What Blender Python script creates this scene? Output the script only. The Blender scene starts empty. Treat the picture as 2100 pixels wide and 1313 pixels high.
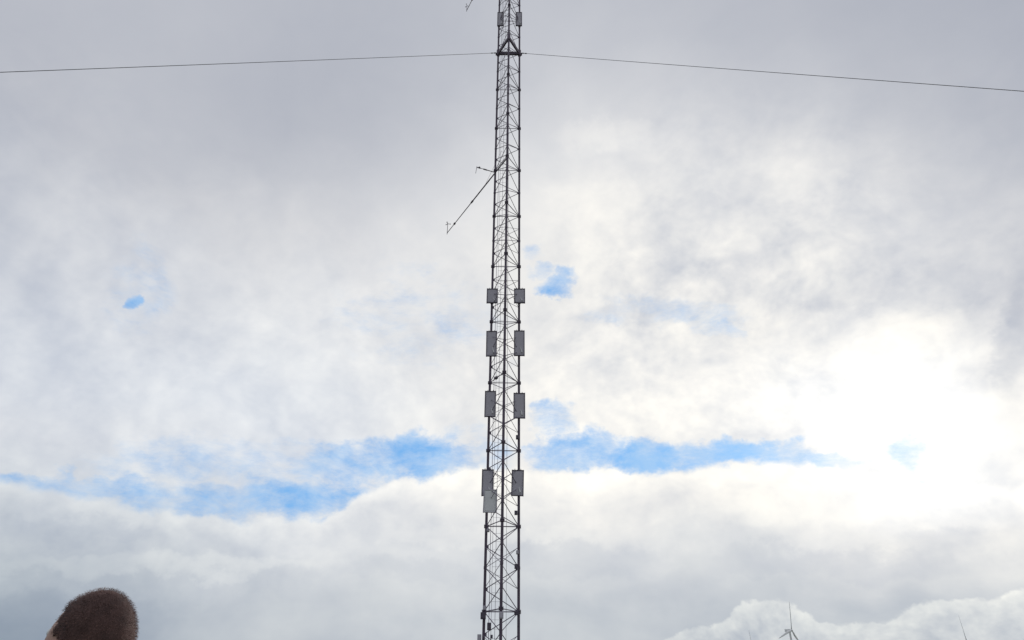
import bpy, bmesh, math, random
import numpy as np
from mathutils import Vector, Matrix, Euler
random.seed(7); np.random.seed(7)
scene=bpy.context.scene
scene.view_settings.view_transform='Standard'
scene.view_settings.look='None'
scene.view_settings.exposure=0

# ------------------------------------------------------------------ camera
FPX=1350.0; PITCH=math.radians(29.6); ROLL=math.radians(0.43); EYE=1.6
Fv=Vector((0,math.cos(PITCH),math.sin(PITCH)))
R0=Vector((1,0,0)); U0=Vector((0,-math.sin(PITCH),math.cos(PITCH)))
Rv=R0*math.cos(ROLL)+U0*math.sin(ROLL); Uv=-R0*math.sin(ROLL)+U0*math.cos(ROLL)
cam=bpy.data.cameras.new('camera'); camo=bpy.data.objects.new('camera',cam)
scene.collection.objects.link(camo); scene.camera=camo
cam.sensor_width=36; cam.lens=36*FPX/2100; cam.clip_end=60000; cam.clip_start=0.05
M=Matrix((( Rv.x,Uv.x,-Fv.x,0),(Rv.y,Uv.y,-Fv.y,0),(Rv.z,Uv.z,-Fv.z,EYE),(0,0,0,1)))
camo.matrix_world=M
def sight(x,y):
    """bearing measured on the photograph -> world direction"""
    return (Rv*((x-1050)/FPX)+Uv*((656.5-y)/FPX)+Fv)
def azel(x,y):
    d=sight(x,y).normalized()
    return math.degrees(math.atan2(d.x,d.y)), math.degrees(math.asin(d.z))
def unsight(az,el):
    a=math.radians(az); e=math.radians(el)
    d=Vector((math.sin(a)*math.cos(e),math.cos(a)*math.cos(e),math.sin(e)))
    f=max(d.dot(Fv),0.15)
    return 1050+FPX*d.dot(Rv)/f, 656.5-FPX*d.dot(Uv)/f

# ------------------------------------------------------------------ materials
def lin(c): 
    c=c/255.0
    return c/12.92 if c<=0.04045 else ((c+0.055)/1.055)**2.4
def mat(name,col,rough=0.6,metal=0.0,var=0.25,scale=8.0,bump=0.0,col2=None):
    m=bpy.data.materials.new(name); m.use_nodes=True
    nt=m.node_tree; b=nt.nodes['Principled BSDF']
    tc=nt.nodes.new('ShaderNodeTexCoord'); n=nt.nodes.new('ShaderNodeTexNoise')
    n.inputs['Scale'].default_value=scale; n.inputs['Detail'].default_value=4
    nt.links.new(tc.outputs['Object'],n.inputs['Vector'])
    r=nt.nodes.new('ShaderNodeValToRGB'); e=r.color_ramp.elements
    e[0].position=0.3; e[1].position=0.7
    e[0].color=[c*(1-var) for c in col]+[1]
    c2=col2 or [min(1,c*(1+var)) for c in col]
    e[1].color=list(c2)+[1]
    nt.links.new(n.outputs['Fac'],r.inputs['Fac']); nt.links.new(r.outputs['Color'],b.inputs['Base Color'])
    b.inputs['Roughness'].default_value=rough; b.inputs['Metallic'].default_value=metal
    if bump:
        bp=nt.nodes.new('ShaderNodeBump'); bp.inputs['Strength'].default_value=bump; bp.inputs['Distance'].default_value=0.02
        nt.links.new(n.outputs['Fac'],bp.inputs['Height']); nt.links.new(bp.outputs['Normal'],b.inputs['Normal'])
    return m
M_leg=mat('weathered_dark_steel',(0.098,0.072,0.108),0.6,0.1,0.3,3)
M_brace=mat('galvanised_steel',(0.19,0.16,0.215),0.6,0.1,0.25,3)
M_panel=mat('grey_antenna_mesh',(0.48,0.455,0.51),0.6,0,0.04,1.0)
M_panel_light=mat('pale_grey_cover',(0.76,0.76,0.77),0.6,0,0.05,2)
M_frame=mat('dark_panel_frame',(0.085,0.07,0.10),0.55,0.1,0.2,3)
M_white=mat('white_plastic',(0.8,0.8,0.8),0.5,0,0.1,5)
M_wire=mat('steel_wire_rope',(0.09,0.09,0.10),0.6,0.1,0.2,3)
M_conc=mat('concrete',(0.32,0.31,0.29),0.9,0,0.2,4,0.3)
M_grass=mat('rough_grass',(0.05,0.07,0.025),0.95,0,0.4,0.6,0.5,col2=(0.10,0.11,0.045))
M_turb=mat('turbine_white_paint',(0.88,0.88,0.88),0.5,0,0.02,0.2)
M_skin=mat('skin',(0.42,0.25,0.19),0.55,0,0.1,20)
M_hair=mat('brown_hair',(0.045,0.024,0.022),0.8,0,0.3,22,col2=(0.12,0.064,0.055))
M_strand=mat('brown_hair_strand',(0.075,0.040,0.035),0.7,0,0.4,12,col2=(0.24,0.13,0.105))
M_jacket=mat('dark_jacket_cloth',(0.03,0.035,0.05),0.85,0,0.25,40,0.2)
M_trous=mat('dark_trouser_cloth',(0.04,0.04,0.045),0.85,0,0.25,40,0.2)
M_shoe=mat('shoe_leather',(0.03,0.025,0.02),0.5,0,0.2,20)
M_eye=mat('eye_white',(0.7,0.7,0.68),0.2,0,0.02,20)

# ------------------------------------------------------------------ mesh helpers
def tube(bm,p0,p1,r0,r1=None,seg=8,cap=True):
    r1=r0 if r1 is None else r1
    p0=Vector(p0); p1=Vector(p1); d=(p1-p0)
    if d.length<1e-6: return
    d.normalize(); a=d.orthogonal().normalized(); b=d.cross(a)
    v0=[];v1=[]
    for i in range(seg):
        t=2*math.pi*i/seg; o=a*math.cos(t)+b*math.sin(t)
        v0.append(bm.verts.new(p0+o*r0)); v1.append(bm.verts.new(p1+o*r1))
    for i in range(seg):
        j=(i+1)%seg; bm.faces.new((v0[i],v0[j],v1[j],v1[i]))
    if cap:
        bm.faces.new(v0[::-1]); bm.faces.new(v1)
def box(bm,c,s,rot=None):
    mt=Matrix.Translation(Vector(c))
    if rot is not None: mt=mt@rot.to_4x4()
    mt=mt@Matrix.Diagonal((s[0],s[1],s[2],1))
    bmesh.ops.create_cube(bm,size=1,matrix=mt)
def obj(name,bm,m,parent=None,smooth=False,bevel=0,loc=None):
    me=bpy.data.meshes.new(name); bmesh.ops.recalc_face_normals(bm,faces=bm.faces[:])
    bm.to_mesh(me); bm.free()
    o=bpy.data.objects.new(name,me); scene.collection.objects.link(o); me.materials.append(m)
    if smooth: 
        me.polygons.foreach_set('use_smooth',[True]*len(me.polygons))
    if bevel:
        md=o.modifiers.new('bevel','BEVEL'); md.width=bevel; md.segments=2
    if parent: o.parent=parent
    if loc is not None: o.location=loc
    return o
def top(o,label,cat,group=None):
    o['label']=label; o['category']=cat
    if group: o['group']=group

# ------------------------------------------------------------------ ground
bm=bmesh.new(); N=60
def gc(i): 
    t=(i/N)*2-1
    return math.copysign(abs(t)**3,t)*25000
vs=[[None]*(N+1) for _ in range(N+1)]
for i in range(N+1):
    for j in range(N+1):
        vs[i][j]=bm.verts.new((gc(i),gc(j),0))
for i in range(N):
    for j in range(N):
        bm.faces.new((vs[i][j],vs[i+1][j],vs[i+1][j+1],vs[i][j+1]))
g=obj('ground',bm,M_grass); g['kind']='structure'; g['label']='rough upland grass field around the mast'

# ------------------------------------------------------------------ lattice mast
D=26.0; W=1.25; S=3.02; Z0=4.19
d=sight(1027.5,1313); mx=d.x/d.y*D
cy=D-0.2887*W
LEG={'l':Vector((mx-W/2,D,0)),'r':Vector((mx+W/2,D,0)),'f':Vector((mx,cy-0.5773*W,0))}
LEGR=0.054
mast=bpy.data.objects.new('lattice_mast',None); scene.collection.objects.link(mast)
mast.location=(mx,cy,0)
top(mast,'tall triangular steel lattice mast carrying grey panel antennas and booms','mast')
def L(v): return Vector(v)-Vector((mx,cy,0))
nodes=[Z0+S*k for k in range(-1,18)]
ZT=nodes[-1]
C=Vector((mx,cy,0))
NB=4
for k,p in LEG.items():
    bm=bmesh.new()
    tube(bm,L(p)+Vector((0,0,0.4)),L(p)+Vector((0,0,ZT)),LEGR,seg=12)
    for z in nodes:
        for dz in (-0.03,0.03):
            tube(bm,L(p)+Vector((0,0,z+dz-0.02)),L(p)+Vector((0,0,z+dz+0.02)),0.090,seg=12)
        for a in range(6):
            o=Vector((math.cos(a*1.047),math.sin(a*1.047),0))*0.074
            tube(bm,L(p)+o+Vector((0,0,z-0.08)),L(p)+o+Vector((0,0,z+0.08)),0.008,seg=6)
        zz=z+S*0.5
        if zz<ZT: tube(bm,L(p)+Vector((0,0,zz-0.05)),L(p)+Vector((0,0,zz+0.05)),0.063,seg=10)
    tube(bm,L(p)+Vector((0,0,0.36)),L(p)+Vector((0,0,0.40)),0.16,seg=12)
    o=obj('leg',bm,M_leg,mast)
faces=[('l','f'),('r','f'),('r','l')]
for fi,(a,b) in enumerate(faces):
    bm=bmesh.new(); pa=L(LEG[a]); pb=L(LEG[b]); n=(pb-pa).normalized()
    ang=math.atan2(n.y,n.x)
    for z in nodes[:-1]:
        for i in range(NB):
            z0=z+S*i/NB; z1=z+S*(i+1)/NB
            ia=pa+n*LEGR; ib=pb-n*LEGR
            if i%2==0: q0,q1=ia,ib
            else: q0,q1=ib,ia
            tube(bm,q0+Vector((0,0,z0+.04)),q1+Vector((0,0,z1-.04)),0.0155,seg=6)
            if i in (1,2) and z<22:
                tube(bm,q1+Vector((0,0,z0+.04))+Vector((n.y,-n.x,0))*.03,q0+Vector((0,0,z1-.04))+Vector((n.y,-n.x,0))*.03,0.010,seg=6)
            box(bm,(q1-(n if i%2==0 else -n)*0.02)+Vector((0,0,z1)),(0.07,0.012,0.12),Matrix.Rotation(ang,3,'Z'))
        tube(bm,pa+n*LEGR+Vector((0,0,z)),pb-n*LEGR+Vector((0,0,z)),0.019,seg=6)
    obj('cross_bracing',bm,M_brace,mast)
bm=bmesh.new(); box(bm,(0,0,0.15),(2.4,2.4,0.42)); obj('concrete_footing',bm,M_conc,mast,bevel=0.03)
bm=bmesh.new()
lx0,lx1,ly=-0.36,-0.06,0.12
for x in (lx0,lx1): tube(bm,(x,ly,0.4),(x,ly,ZT),0.007,seg=6)
z=0.6
while z<ZT: tube(bm,(lx0,ly,z),(lx1,ly,z),0.0045,seg=5); z+=0.3
obj('ladder',bm,M_brace,mast)
for x,y,r in ((-0.44,0.2,0.011),(-0.22,0.02,0.008)):
    bm=bmesh.new(); z=0.4; px=x;py=y
    while z<44:
        nx=x+random.uniform(-.012,.012); tube(bm,(px,py,z),(nx,y,z+1.5),r,seg=6,cap=False); px=nx; z+=1.5
    obj('feeder_cable',bm,M_brace,mast)

def hgt(py,dist,px=1040):
    d=sight(px,py); return EYE+d.z/d.y*dist
def panel(leg,px,py,wpx,y0,y1,m=M_panel,off=0.16,light=False,tiltz=0.0):
    yy=LEG[leg].y-off
    d=sight(px,py); x=d.x/d.y*yy
    zt=hgt(y0,yy,px); zb=hgt(y1,yy,px); zc=(zt+zb)/2; H=zt-zb
    depth=yy*(Fv.y)+(zc-EYE)*Fv.z
    w=wpx*depth/FPX
    c=L((x,yy,zc))
    bm=bmesh.new(); box(bm,(0,0,0),(w,0.05,H)); box(bm,(0,-0.027,0),(w*0.8,0.01,H*0.9))
    p=obj('panel_antenna',bm,m,mast,bevel=0.004); p.location=c; p.rotation_euler=(0,tiltz,0)
    bm=bmesh.new(); t=0.036
    for s in (-1,1):
        box(bm,(s*(w/2+t/2-0.004),-0.012,0),(t,0.07,H+2*t))
        box(bm,(0,-0.012,s*(H/2+t/2-0.004)),(w,0.065,t))
    if not light:
        for s in (-1,1): box(bm,(s*w*0.28,-0.02,H/2+0.05),(0.025,0.03,0.06)); 
    obj('frame',bm,M_frame if not light else M_panel,p,bevel=0.004)
    lx=L(LEG[leg]).x-c.x
    for s in (-1,1):
        bm=bmesh.new(); z=s*H*0.38
        box(bm,(lx,off/2+0.03,z),(0.06,off,0.05)); box(bm,(lx,off,z),(0.15,0.15,0.04))
        obj('mounting_bracket',bm,M_frame,p)
    if not light:
        bm=bmesh.new(); tube(bm,(w*0.12,-0.05,-H*0.18),(w*0.27,-0.07,-H*0.40),0.015,0.028,seg=8)
        obj('cable_connector',bm,M_white,p)
    return p
panel('l',1009.5,608,20,594,621); panel('r',1065.5,608,20,594,621)
panel('l',1008,705,19,681,730,tiltz=-0.01); panel('r',1065,704,19,680,729)
panel('l',1005.5,829,20,804,854); panel('r',1065,833,21,808,857)
panel('l',1000,990,21,965,1016); panel('r',1061.5,990,22,966,1016,tiltz=0.02)
panel('l',1026.5,40,11,27,53,off=0.13); panel('r',1064,40,11,27,53,off=0.13)
q=panel('l',1005,1028,24,1006,1050,m=M_panel_light,off=0.32,light=True,tiltz=0.02)
q['label']='pale grey flat cover panel'
def sbox(px,py,wpx,hpx,dist,m,name='junction_box'):
    d=sight(px,py); c=L((d.x/d.y*dist,dist,EYE+d.z/d.y*dist)); z=dist*Fv.y+(c.z-EYE)*Fv.z
    bm=bmesh.new(); w=wpx*z/FPX; h=hpx*z/FPX
    box(bm,(0,0,0),(w,0.12,h)); box(bm,(0,-0.065,0),(w*0.7,0.012,h*0.75)); box(bm,(0,0.08,0),(w*0.4,0.08,h*0.3))
    o=obj(name,bm,m,mast,bevel=0.006); o.location=c; return o
for a in ((1028,1262,9,13,24.85,M_panel),(991,1263,11,13,25.85,M_frame),(1059,1257,9,9,25.9,M_frame),(1003,1285,8,14,25.5,M_frame),
          (983,1309,8,14,25.9,M_panel),(1058,1162,6,9,25.9,M_frame),(1058,1052,6,8,25.9,M_frame),(1061,897,6,8,25.9,M_frame),
          (994,1247,7,8,25.9,M_panel),(1008,1306,5,7,25.6,M_frame),(1061,1133,5,7,25.9,M_panel),(1001,1088,6,6,25.9,M_panel)):
    sbox(*a)
bm=bmesh.new(); hz=hgt(775,25.2); fx=L(LEG['f'])
tube(bm,fx+Vector((0,0,hgt(767,LEG['f'].y))),Vector((fx.x-0.32,fx.y+0.3,hz+0.05)),0.014,seg=6)
box(bm,(fx.x-0.34,fx.y+0.3,hz),(0.1,0.16,0.09),Matrix.Rotation(0.5,3,'Z'))
obj('mast_camera',bm,M_leg,mast)  # small camera on an arm off the front leg, gives no light

zg=nodes[11]+0.06
bm=bmesh.new()
for a,b in faces:
    pa=L(LEG[a]); pb=L(LEG[b]); n=(pb-pa).normalized()
    box(bm,(pa+pb)/2+Vector((0,0,zg)),((pb-pa).length-0.09,0.08,0.24),Matrix.Rotation(math.atan2(n.y,n.x),3,'Z'))
for k,p in LEG.items():
    tube(bm,L(p)+Vector((0,0,zg-0.2)),L(p)+Vector((0,0,zg+0.26)),0.095,seg=10)
    o=L(p); o2=o.normalized()*0.12 if k!='f' else Vector((0,0.2,0))
    box(bm,o+o2+Vector((0,0,zg)),(0.10,0.10,0.10))
obj('guy_collar',bm,M_leg,mast)

def boom(p0,p1,r,name='instrument_boom'):
    bm=bmesh.new(); p0=L(p0); p1=L(p1)
    m=p0.lerp(p1,0.55); tube(bm,p0,m,r,r,seg=8); tube(bm,m,p1,r*0.75,r*0.6,seg=8)
    dn=(p1-p0).normalized(); tube(bm,m-dn*0.1,m+dn*0.1,r*1.5,seg=8)
    j=p0.lerp(p1,0.86); tube(bm,j-dn*0.05,j+dn*0.05,r*1.7,seg=8)
    return obj(name,bm,M_leg,mast),p1
def anemometer(par,p,h):
    bm=bmesh.new(); tube(bm,p+Vector((0,0,-.1)),p+Vector((0,0,h)),0.016,seg=8)
    t=p+Vector((0,0,h)); tube(bm,t,t+Vector((0,0,.1)),0.03,seg=8)
    for i in range(3):
        a=i*2.094+0.3; o=Vector((math.cos(a),math.sin(a),0))
        tube(bm,t+Vector((0,0,.07)),t+Vector((0,0,.07))+o*0.13,0.006,seg=6)
        bmesh.ops.create_uvsphere(bm,u_segments=8,v_segments=6,radius=0.035,matrix=Matrix.Translation(t+Vector((0,0,.07))+o*0.14))
    obj('cup_anemometer',bm,M_leg,par)
fl=LEG['f']; h1=hgt(325,fl.y,1043)
d=sight(917,478); t=(h1-EYE)/d.z; e1=Vector((d.x*t,d.y*t,h1))
b1,pe=boom(Vector((fl.x+0.02,fl.y-0.08,h1)),e1,0.035); anemometer(b1,pe,0.62)
bm=bmesh.new(); tube(bm,L((fl.x-.3,fl.y+.5,h1+1.0)),L(Vector((fl.x,fl.y,h1))).lerp(pe,0.35),0.006,seg=5)
obj('stay_rod',bm,M_leg,b1)
h2=hgt(354,D,1012); d=sight(978,343); t=(h2-EYE)/d.z
b2,pe=boom(Vector((LEG['l'].x,D,h2)),Vector((d.x*t,d.y*t,h2)),0.022)
bm=bmesh.new(); tube(bm,pe+Vector((0,0,.05)),pe+Vector((-.05,0,-.42)),0.013,seg=6); tube(bm,pe+Vector((0,0,-.05)),pe+Vector((.16,0,.03)),0.02,seg=6)
obj('hanging_sensor',bm,M_leg,b2)
d=sight(957,22); t=(e1.y)/d.y; e3=Vector((d.x*t,d.y*t,EYE+d.z*t))
b3,pe=boom(Vector((fl.x,fl.y-0.08,e3.z)),e3,0.035); anemometer(b3,pe,0.5)

def guy(A,P,label):
    A=Vector(A)
    k=0.8; lo,hi=5,38
    def f(s):
        t=((A.z-EYE)-k*s)/P.z; dx=(P.x*t-A.x)/s; dy=(P.y*t-A.y)/s
        return math.hypot(dx,dy)-1,dx,dy
    for _ in range(60):
        m_=(lo+hi)/2
        if f(m_)[0]>0: lo=m_
        else: hi=m_
    _,dx,dy=f((lo+hi)/2)
    end=A+Vector((dx,dy,-k))*((A.z-0.5)/k)
    mk(A,end,label)
def mk(A,end,label):
    bm=bmesh.new(); n=40; prev=None
    for i in range(n+1):
        t=i/n; p=A.lerp(end,t)+Vector((0,0,-4*0.06*t*(1-t)))
        if prev is not None: tube(bm,prev-A,p-A,0.0125,seg=6,cap=False)
        prev=p
    dn=(end-A).normalized()
    tube(bm,dn*0.0,dn*0.2,0.03,seg=8); tube(bm,dn*0.3,dn*0.45,0.028,seg=8)
    o=obj('guy_wire',bm,M_wire,None); o.location=A
    top(o,label,'guy wire','guy wires holding the mast')
    bm=bmesh.new(); box(bm,(0,0,0),(1.2,1.2,0.7)); tube(bm,(0,0,0.3),tuple(-dn*0.8+Vector((0,0,0.1))),0.03,seg=8)
    c=obj('anchor_block',bm,M_conc,None,bevel=0.04); c.location=end-Vector((0,0,0.35))
    top(c,'concrete anchor block for a guy wire in the grass','anchor block','concrete guy anchors')
guy(LEG['l']+Vector((-.12,-.03,zg)),sight(0,146),'thin dark steel guy wire running down from the mast collar')
guy(LEG['r']+Vector((.12,-.03,zg)),sight(2100,185),'thin dark steel guy wire running down from the mast collar')
mk(C+Vector((0,0.5,zg)),C+Vector((0.0,43,0.5)),'thin dark steel guy wire running down behind the mast')

# ------------------------------------------------------------------ wind turbines
def turbine(px,py,hub,ang,yaw,label,bl=39):
    d=sight(px,py); t=(hub-EYE)/d.z; base=Vector((d.x*t,d.y*t,0))
    e=bpy.data.objects.new('wind_turbine',None); scene.collection.objects.link(e); e.location=base
    e.rotation_euler=(0,0,yaw); top(e,label,'wind turbine','wind turbines on the hills')
    bm=bmesh.new(); tube(bm,(0,0,0),(0,0,hub-1.3),1.9,1.2,seg=24); obj('tower',bm,M_turb,e,smooth=False)
    bm=bmesh.new(); box(bm,(0,2.2,hub),(2.8,8.5,3.2)); box(bm,(0,5,hub+1.7),(1.0,2,.6)); obj('nacelle',bm,M_turb,e,bevel=0.6)
    bm=bmesh.new(); tube(bm,(0,-2.4,hub),(0,-3.8,hub),1.5,1.4,seg=20); tube(bm,(0,-3.8,hub),(0,-5.0,hub),1.4,0.4,seg=20)
    obj('rotor_hub',bm,M_turb,e,smooth=True)
    for i in range(3):
        bm=bmesh.new(); rings=[]
        prof=[(1,.8,.8),(4,1.1,.7),(8,1.6,.5),(16,1.3,.35),(26,.95,.24),(35,.6,.15),(bl,.15,.06)]
        for r,ch,th in prof:
            tw=math.radians(22*(1-r/bl)); ring=[]
            for k in range(10):
                a=2*math.pi*k/10; x=ch*math.cos(a)+(ch*0.35 if r>5 else 0); y=th*math.sin(a)
                ring.append(bm.verts.new((x*math.cos(tw)-y*math.sin(tw),x*math.sin(tw)+y*math.cos(tw),r)))
            rings.append(ring)
        for r0,r1 in zip(rings,rings[1:]):
            for k in range(10): bm.faces.new((r0[k],r0[(k+1)%10],r1[(k+1)%10],r1[k]))
        bm.faces.new(rings[-1]); bm.faces.new(rings[0][::-1])
        o=obj('rotor_blade',bm,M_turb,e,smooth=True); o.location=(0,-3.2,hub)
        o.rotation_euler=(0,math.radians(ang+120*i),0)
turbine(1619,1293,80,12,math.radians(40),'white three bladed wind turbine standing on a far rise')
turbine(1978,1316,80,-3,math.radians(46),'distant white wind turbine with one blade pointing straight up')
turbine(1541,1334,80,-8,math.radians(50),'very distant white wind turbine with only a blade showing')

# ------------------------------------------------------------------ person
def eval_mesh(o):
    dg=bpy.context.evaluated_depsgraph_get(); return bpy.data.meshes.new_from_object(o.evaluated_get(dg))
def person():
    V=[];E=[];Rr=[]
    def add(p,r,par=None):
        V.append(p);Rr.append(r)
        if par is not None:E.append((par,len(V)-1))
        return len(V)-1
    pel=add((0,0,.96),.13); sp=add((0,0,1.12),.12,pel); ch=add((0,-.01,1.3),.135,sp); uc=add((0,-.015,1.42),.10,ch)
    nk=add((0,-.005,1.51),.058,uc); add((0,.01,1.60),.06,nk)
    for s in (-1,1):
        hp=add((s*.095,0,.88),.095,pel); kn=add((s*.10,.015,.5),.06,hp); cf=add((s*.10,-.01,.36),.058,kn)
        an=add((s*.10,-.02,.1),.04,cf); ft=add((s*.11,.05,.05),.042,an); add((s*.12,.16,.035),.035,ft)
        sh=add((s*.17,-.01,1.425),.062,uc); ua=add((s*.215,-.015,1.28),.05,sh); el=add((s*.24,-.02,1.12),.042,ua)
        wr=add((s*.255,.06,.87),.026,el); pm=add((s*.258,.085,.80),.028,wr)
        for i,(dy,ln) in enumerate(((-.032,.062),(-.011,.075),(.011,.08),(.032,.07))):
            r=add((s*.258,.09+dy,.765),.011,pm); m1=add((s*.252,.095+dy,.765-ln*.55),.0095,r); add((s*.240,.10+dy,.765-ln),.008,m1)
        t1=add((s*.25,.115,.82),.013,pm); t2=add((s*.243,.14,.79),.011,t1); add((s*.238,.148,.755),.009,t2)
    me=bpy.data.meshes.new('p'); me.from_pydata(V,E,[]); o=bpy.data.objects.new('p',me); scene.collection.objects.link(o)
    sk=o.modifiers.new('s','SKIN'); 
    for i,r in enumerate(Rr): me.skin_vertices[0].data[i].radius=(r,r*(0.8 if i in (0,1,2,3) else 1)); me.skin_vertices[0].data[i].use_root=(i==0)
    o.modifiers.new('ss','SUBSURF').levels=2
    body=eval_mesh(o); bpy.data.objects.remove(o)
    hb=bmesh.new(); bmesh.ops.create_uvsphere(hb,u_segments=48,v_segments=32,radius=1)
    for v in hb.verts:
        x,y,z=v.co
        w=.077; dpt=.096
        if z<0: w*=1-.30*(-z)**1.5; 
        X=x*w; Y=y*dpt; Z=z*.12
        if z<-.1 and y<0: Y*=1-.45*min(1,(-z-.1)/.6)
        if z>0 and y<0: Y*=1.05
        if z>0: X*=1-.05*z; Y*=1-.04*z
        if y>.5 and abs(z)<.35 : Y-=.004
        nn=math.exp(-((X/.012)**2)-(((Z+.022)/.022)**2)) if y>0 else 0; Y+=.024*nn
        if y>0:
            Y+=.006*math.exp(-((Z-.022)/.009)**2)*math.exp(-(X/.05)**2)
            Y+=.006*math.exp(-((Z+.062)/.010)**2)*math.exp(-(X/.024)**2)
            Y+=.008*math.exp(-((Z+.098)/.014)**2)*math.exp(-(X/.028)**2)
            for s in (-1,1): Y-=.008*math.exp(-((X-s*.031)/.013)**2-((Z-.003)/.010)**2)
        v.co=(X,Y,Z)
    for s in (-1,1):
        mt=Matrix.Translation((s*.077,-.008,-.012))@Matrix.Rotation(s*.35,4,'Z')@Matrix.Rotation(-.15,4,'X')@Matrix.Diagonal((.008,.017,.031,1))
        bmesh.ops.create_uvsphere(hb,u_segments=16,v_segments=12,radius=1,matrix=mt)
        mt=Matrix.Translation((s*.085,-.012,.0))@Matrix.Rotation(s*.5,4,'Z')@Matrix.Diagonal((.006,.016,.024,1))
        bmesh.ops.create_uvsphere(hb,u_segments=16,v_segments=12,radius=1,matrix=mt)
    HM=Matrix.Translation((0,.015,1.685))@Matrix.Rotation(math.radians(30),4,'Z')@Matrix.Rotation(math.radians(-3),4,'Y')@Matrix.Rotation(math.radians(22),4,'X')
    hb.transform(HM)
    hb.from_mesh(body)
    jm=bpy.data.meshes.new('j'); hb.to_mesh(jm); hb.free()
    jo=bpy.data.objects.new('j',jm); scene.collection.objects.link(jo)
    rm=jo.modifiers.new('r','REMESH'); rm.mode='VOXEL'; rm.voxel_size=.007
    sm=jo.modifiers.new('sm','SMOOTH'); sm.iterations=2
    fin=eval_mesh(jo); bpy.data.objects.remove(jo)
    fin.materials.clear(); fin.materials.append(M_skin); fin.polygons.foreach_set('use_smooth',[True]*len(fin.polygons))
    P=bpy.data.objects.new('person',fin); scene.collection.objects.link(P)
    def shell(name,test,off,m,wav=0.25):
        b=bmesh.new(); b.from_mesh(fin); b.normal_update()
        dl=[f for f in b.faces if not test(f.calc_center_median())]
        bmesh.ops.delete(b,geom=dl,context='FACES')
        for v in b.verts: v.co+=v.normal*off*(1+wav*math.sin(v.co.z*38+v.co.x*20))
        r=obj(name,b,m,P,smooth=True); s=r.modifiers.new('t','SOLIDIFY'); s.thickness=.003; s.offset=-1; return r
    arm=lambda c: abs(c.x)>.185 and c.z<1.3
    shell('jacket',lambda c: c.z<1.505 and (c.z>.90 if not arm(c) else c.z>.885) ,.018,M_jacket)
    shell('trousers',lambda c: .09<c.z<.95 and abs(c.x)<.2,.012,M_trous)
    shell('shoe',lambda c: c.z<.10 and c.x<0,.008,M_shoe); shell('shoe',lambda c: c.z<.10 and c.x>0,.008,M_shoe)
    Hi=HM.inverted()
    def hairy(c):
        q=Hi@c
        if c.z<1.5: return False
        if abs(q.x)>.082 : return False
        line=.062 if q.y>.05 else (.062-(.05-q.y)*1.9 if q.y>-.02 else -.05)
        if -.03<q.y<.03 and q.z<.02 : return False
        return q.z>line
    hair=shell('hair',hairy,.003,M_hair,0)
    b=bmesh.new(); b.from_mesh(hair.data); b.normal_update()
    fs=[(f.calc_center_median(),f.normal.copy()) for f in b.faces]; b.free()
    b=bmesh.new()
    for c,n in fs:
        for _ in range(13):
            p=c+Vector(np.random.uniform(-.005,.005,3)); dr=(n*.6+Vector(np.random.normal(0,.20,3))+Vector((0,0,-.4))).normalized()
            sd=dr.orthogonal().normalized()*.00045; ln=random.uniform(.003,.006)
            v=[b.verts.new(p-sd),b.verts.new(p+sd),b.verts.new(p+dr*ln)]; b.faces.new(v)
    st=obj('hair_strands',b,M_strand,hair)
    st['kind']='stuff'
    for s in (-1,1):
        b=bmesh.new(); bmesh.ops.create_uvsphere(b,u_segments=16,v_segments=12,radius=.0115,matrix=HM@Matrix.Translation((s*.031,.077,.003)))
        obj('eye',b,M_eye,P,smooth=True)
    return P
P=person()
P.rotation_euler=(0,0,math.radians(42))
dd=sight(177,1335); P.location=(dd.x*1.44,dd.y*1.44,-0.004)
top(P,'person with short brown hair in dark jacket looking up','person')

# ------------------------------------------------------------------ world sky
w=bpy.data.worlds.new('World'); scene.world=w; w.use_nodes=True
try:
    w.cycles.sampling_method='MANUAL'; w.cycles.sample_map_resolution=256
except Exception as ex: print(ex)
nt=w.node_tree; nt.nodes.clear(); NL=nt.links
def nd(t): return nt.nodes.new(t)
def setin(s,v):
    if isinstance(v,bpy.types.NodeSocket): NL.new(v,s)
    else: s.default_value=v
def ma(op,a,b=None,c=None,clamp=False):
    n=nd('ShaderNodeMath'); n.operation=op; n.use_clamp=clamp; setin(n.inputs[0],a)
    if b is not None: setin(n.inputs[1],b)
    if c is not None: setin(n.inputs[2],c)
    return n.outputs[0]
def vm(op,a,b=None,c=None,scale=None):
    n=nd('ShaderNodeVectorMath'); n.operation=op; setin(n.inputs[0],a)
    if b is not None: setin(n.inputs[1],b)
    if c is not None: setin(n.inputs[2],c)
    if scale is not None: setin(n.inputs['Scale'],scale)
    return n.outputs['Value'] if op in('LENGTH','DOT_PRODUCT','DISTANCE') else n.outputs['Vector']
def mr(v,a,b,c=0.0,d=1.0,smooth=True):
    n=nd('ShaderNodeMapRange'); n.interpolation_type='SMOOTHSTEP' if smooth else 'LINEAR'
    setin(n.inputs[0],v)
    for i,x in enumerate((a,b,c,d)): setin(n.inputs[i+1],x)
    return n.outputs[0]
def mixc(f,a,b):
    n=nd('ShaderNodeMix'); n.data_type='RGBA'; n.clamp_factor=True
    setin(n.inputs[0],f); setin(n.inputs[6],a); setin(n.inputs[7],b); return n.outputs[2]
def noise(v,scale,detail=5,rough=.55,lac=2.0,out='Fac'):
    n=nd('ShaderNodeTexNoise'); setin(n.inputs['Vector'],v); n.inputs['Scale'].default_value=scale
    n.inputs['Detail'].default_value=detail; n.inputs['Roughness'].default_value=rough; n.inputs['Lacunarity'].default_value=lac
    return n.outputs[out]
tc=nd('ShaderNodeTexCoord'); dirv=vm('NORMALIZE',tc.outputs['Generated'])
flat=vm('MULTIPLY',dirv,(1,1,1.25))
wc=noise(flat,5,2,.5,out='Color'); w1=vm('SUBTRACT',wc,(.5,.5,.5))
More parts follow.
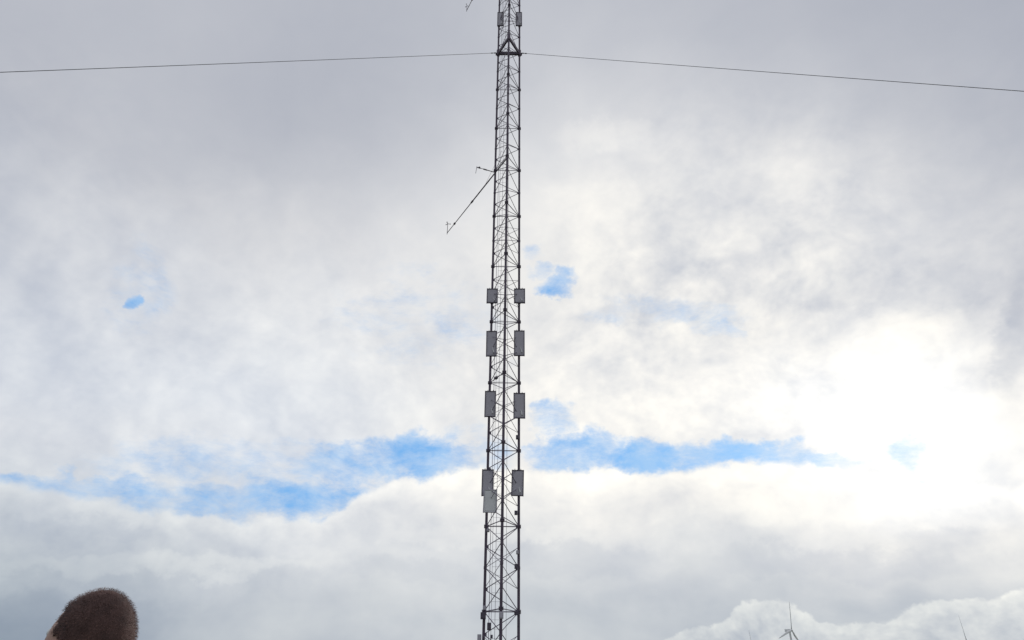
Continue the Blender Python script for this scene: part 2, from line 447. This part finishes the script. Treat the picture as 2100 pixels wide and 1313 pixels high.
wf=vm('SUBTRACT',noise(flat,20,4,.62,out='Color'),(.5,.5,.5))
wd=vm('ADD',vm('ADD',dirv,vm('SCALE',w1,scale=0.12)),vm('SCALE',wf,scale=0.035))
we=vm('ADD',vm('ADD',dirv,vm('SCALE',w1,scale=0.03)),vm('SCALE',wf,scale=0.070))
wk=vm('ADD',vm('ADD',dirv,vm('SCALE',w1,scale=0.02)),vm('SCALE',wf,scale=0.036))
def azel_n(v):
    n=vm('NORMALIZE',v); s=nd('ShaderNodeSeparateXYZ'); NL.new(n,s.inputs[0])
    az=ma('MULTIPLY',ma('ARCTAN2',s.outputs[0],s.outputs[1]),57.29578)
    el=ma('MULTIPLY',ma('ARCSINE',s.outputs[2]),57.29578); return az,el
AZR=66.0
def ramp(t,stops,interp='LINEAR'):
    n=nd('ShaderNodeValToRGB'); cr=n.color_ramp; cr.interpolation=interp
    cr.elements[0].position=stops[0][0]; cr.elements[0].color=stops[0][1]
    cr.elements[1].position=stops[-1][0]; cr.elements[1].color=stops[-1][1]
    for p,c in stops[1:-1]:
        e=cr.elements.new(p); e.color=c
    NL.new(t,n.inputs[0]); return n.outputs[0]
XS=[0,150,300,450,600,750,900,1050,1200,1350,1500,1650,1800,1950,2100]
GRID=[
(0,   [188,190,192,190,188,186,190,194,194,192,190,188,184,182,178]),
(100, [186,188,190,188,186,184,190,198,200,198,195,192,188,184,182]),
(200, [190,192,192,188,184,186,194,208,214,210,204,200,196,190,186]),
(300, [194,196,196,192,190,194,206,220,228,226,218,214,208,200,194]),
(400, [200,204,205,204,204,210,220,230,235,233,228,231,222,212,204]),
(500, [208,214,218,216,218,224,230,234,236,233,231,233,226,218,208]),
(600, [215,219,221,223,228,232,232,236,240,236,233,236,226,218,200]),
(700, [218,222,220,223,230,232,231,236,244,243,243,252,258,253,208]),
(800, [216,220,225,230,232,232,232,240,246,247,250,263,270,267,240]),
(900, [214,218,223,228,232,236,234,240,244,246,251,263,270,269,256]),
(1000,[222,225,226,228,232,238,240,242,244,244,247,256,264,266,259]),
(1100,[200,206,213,221,230,234,226,226,231,234,230,234,242,245,238]),
(1200,[176,183,194,205,211,212,212,210,208,207,206,203,205,209,211]),
(1313,[154,162,172,186,197,202,202,200,198,198,198,199,201,204,206])]
GY=[g_[0] for g_ in GRID]; GA=np.array([g_[1] for g_ in GRID],float)
def gs(x,y):
    x=min(max(x,0),2100); y=min(max(y,0),1313)
    j=min(int(x/150),13); fx=(x-XS[j])/150.0
    i=max(k for k in range(len(GY)) if GY[k]<=y); i=min(i,len(GY)-2); fy=(y-GY[i])/(GY[i+1]-GY[i])
    return (GA[i,j]*(1-fx)+GA[i,j+1]*fx)*(1-fy)+(GA[i+1,j]*(1-fx)+GA[i+1,j+1]*fx)*fy
def tint(gv,low=0.0,cool=0.0):
    k=max(0,238-gv)
    r=gv-(.07+.09*low)*k-4*cool; b=gv+(.19-.02*low)*k+5*cool
    wmn=max(0,min(1,(gv-226)/20))*(1-cool); r+=1.5*wmn; b-=3.5*wmn
    return (lin(r),lin(gv),lin(b),1)
az,el=azel_n(wd)
tt=ma('MULTIPLY_ADD',az,1/(2*AZR),.5)
rows=[2,6,10,13,16,19,22,25,28,32,36,40,44,48,52,56]
cloud=None
for k,e_ in enumerate(rows):
    st=[]
    for i in range(31):
        a=-AZR+2*AZR*i/30
        gv=gs(*unsight(a,e_)) if abs(a)<60 else 192
        cool=max(0,min(1,(-a-2)/18))*max(0,1-abs(e_-20)/16)
        st.append((i/30,tint(gv,1.0 if e_<14 else 0.0,cool)))
    c=ramp(tt,st,'LINEAR')
    if cloud is None: cloud=c
    else: cloud=mixc(mr(el,rows[k-1],e_,smooth=False),cloud,c)
cloud=mixc(mr(el,58,75),cloud,tint(186))
az2,el2=azel_n(wk); t2=ma('MULTIPLY_ADD',az2,1/(2*AZR),.5)
def edge(points,default,t):
    pts=[azel(*p) for p in points]; xs=[p[0] for p in pts]; es=[p[1] for p in pts]
    st=[(-AZR,default)]+list(zip(xs,es))+[(AZR,default)]
    return ramp(t,[((a+AZR)/(2*AZR),(e/60,)*3+(1,)) for a,e in st][:32])
EA=[(0,995),(100,1008),(200,1033),(300,1052),(400,1064),(520,1068),(600,1070),(665,1072),(700,1042),(740,1012),(800,988),(900,978),(960,962),(1050,965),(1100,965),(1250,972),(1400,976),(1450,966),(1560,950),(1620,955),(1750,975),(1850,985),(2100,1000)]
EB=[(0,1500),(1250,1400),(1300,1330),(1400,1298),(1490,1268),(1520,1238),(1600,1224),(1650,1234),(1700,1264),(1760,1278),(1830,1258),(1890,1232),(1960,1234),(2030,1221),(2100,1211)]
ea=ma('MULTIPLY',edge(EA,13,t2),60.0); eb=ma('MULTIPLY',edge(EB,4,t2),60.0)
dA=ma('SUBTRACT',el2,ea)
dB=ma('SUBTRACT',el2,eb)
above=mr(dA,-.35,.55)
def blobs(lst,src,clampmax):
    acc=None
    for x,y,rx,ry,a in lst:
        c=sight(x,y).normalized(); X=(sight(x+rx,y).normalized()-c); Y=(sight(x,y-ry).normalized()-c)
        ex=(X-c*X.dot(c)).normalized(); ey=(Y-c*Y.dot(c)); ey=(ey-ex*ey.dot(ex)).normalized()
        u=vm('DOT_PRODUCT',src,tuple(ex/X.length)); v=vm('DOT_PRODUCT',src,tuple(ey/Y.length))
        v2=ma('MULTIPLY',v,v); r2=ma('MULTIPLY_ADD',u,u,v2)
        v=mr(r2,0.0,1.5,a,0.0)
        acc=v if acc is None else ma('MAXIMUM' if clampmax else 'ADD',acc,v)
    return acc
sd=sight(1830,800).normalized()
pw=vm('ADD',flat,vm('SCALE',w1,scale=0.06))
n1=noise(pw,6.5,4,.50); n2=noise(vm('ADD',pw,tuple(sd*0.030)),6.5,3,.5)
n3=noise(pw,21,5,.58); n4=noise(vm('ADD',pw,tuple(sd*0.012)),21,3,.58)
emb=ma('ADD',ma('MULTIPLY',ma('SUBTRACT',n1,n2),.95),ma('MULTIPLY',ma('SUBTRACT',n3,n4),.42))
amp=ma('ADD',mr(el,44,24,0.09,.60),blobs([(1480,430,430,260,.5),(1500,720,560,260,.34)],dirv,False))
strk=vm('MULTIPLY',pw,(1,1,2.0))
nl=noise(strk,5,4,.5)
det=ma('ADD',ma('MULTIPLY',ma('SUBTRACT',n1,.52),.34),emb)
det=ma('MULTIPLY',det,amp)
belowf=ma('SUBTRACT',1.0,above)
nearA=mr(dA,-8.0,0.0,.40,1.05)
detb=ma('MULTIPLY_ADD',ma('SUBTRACT',nl,.5),.42,ma('MULTIPLY',det,nearA))
dmix=ma('ADD',ma('MULTIPLY',det,above),ma('MULTIPLY',detb,belowf))
vb=blobs([(1850,595,330,45,-.09),(2090,700,55,110,-.16),(1330,645,170,30,-.08),(1240,275,110,40,.09),(1650,370,90,90,.08),
  (1720,1150,330,35,-.09),(1550,1050,230,35,.05),(330,1160,330,24,.11),(60,1270,300,60,-.10),(1950,1100,120,26,-.07),(150,1090,200,26,-.07),
  (1180,1150,200,36,-.08),(1180,420,120,60,.06),(1420,450,90,60,-.06),(1250,690,70,40,.04),(1000,1100,220,20,.06),(820,1170,160,24,-.05)],we,False)
eA=ma('MULTIPLY',mr(dA,-2.0,0.2),belowf)
aboveShade=ma('MULTIPLY',mr(dA,1.8,0.0),above)
fB=mr(dB,.16,-.16)
eBt=ma('MULTIPLY',ma('ADD',mr(dB,-2.2,0.0,.06,.24),ma('MULTIPLY',ma('SUBTRACT',n3,n4),.80)),fB)
gg=ma('ADD',ma('ADD',dmix,vb),ma('ADD',ma('MULTIPLY',eA,.12),ma('ADD',eBt,ma('MULTIPLY',aboveShade,-.03))))
g3=vm('MULTIPLY_ADD',vm('SCALE',(1.14,1.0,.70),scale=gg),(1,1,1),(1,1,1))
cloudc=vm('MULTIPLY',cloud,g3)
# blue gaps
bl=[(275,612,26,26,1.08),(1140,586,50,28,.86),(1105,558,34,22,.62),(850,935,165,52,.98),(700,955,160,45,.72),(620,1025,160,62,.92),(420,1035,270,48,.74),(170,1005,240,38,.74),(20,985,120,22,.66),
    (800,1081,110,14,.8),(1190,930,120,48,.98),(1340,945,210,42,1.0),(1500,938,190,32,.95),(1660,945,140,26,.70),(1140,862,60,38,.70),(950,935,120,70,.50),
    (860,650,200,120,.32),(1345,638,200,36,.40),(1475,668,60,24,.44),(1865,925,40,46,.60),(480,950,300,60,.50),(285,585,90,110,.38),(1095,515,35,25,.42)]
acc=blobs(bl,we,True)
nb=noise(strk,13,7,.70)
bm_=ma('ADD',acc,ma('MULTIPLY',ma('SUBTRACT',nb,.5),1.55))
bmask=mr(bm_,.10,1.28)
bmask=ma('MULTIPLY',bmask,ma('MULTIPLY',above,mr(acc,0.02,.30)))
sky=nd('ShaderNodeTexSky'); sky.sky_type='NISHITA'; sky.sun_disc=False
saz,sel=azel(1830,800)
sky.sun_elevation=math.radians(sel); sky.sun_rotation=math.radians(saz)
sky.air_density=1.0; sky.dust_density=0.5; sky.ozone_density=2.0
clear=vm('MULTIPLY_ADD',sky.outputs[0],(0.22,0.28,0.30),(1.15,3.4,6.9))
veil=mr(n3,.34,.66,.0,.60)
clear=mixc(veil,clear,(4.4,6.5,9.1,1))
final=mixc(bmask,vm('SCALE',cloudc,scale=10.0),clear)
bg=nd('ShaderNodeBackground'); NL.new(final,bg.inputs[0]); bg.inputs[1].default_value=0.1
ow=nd('ShaderNodeOutputWorld'); NL.new(bg.outputs[0],ow.inputs[0])

sl=bpy.data.lights.new('sun','SUN'); sl.energy=1.5; sl.angle=math.radians(10); sl.color=(1,.96,.9)
so=bpy.data.objects.new('sun',sl); scene.collection.objects.link(so)
so.rotation_euler=(-sd).to_track_quat('-Z','Y').to_euler()
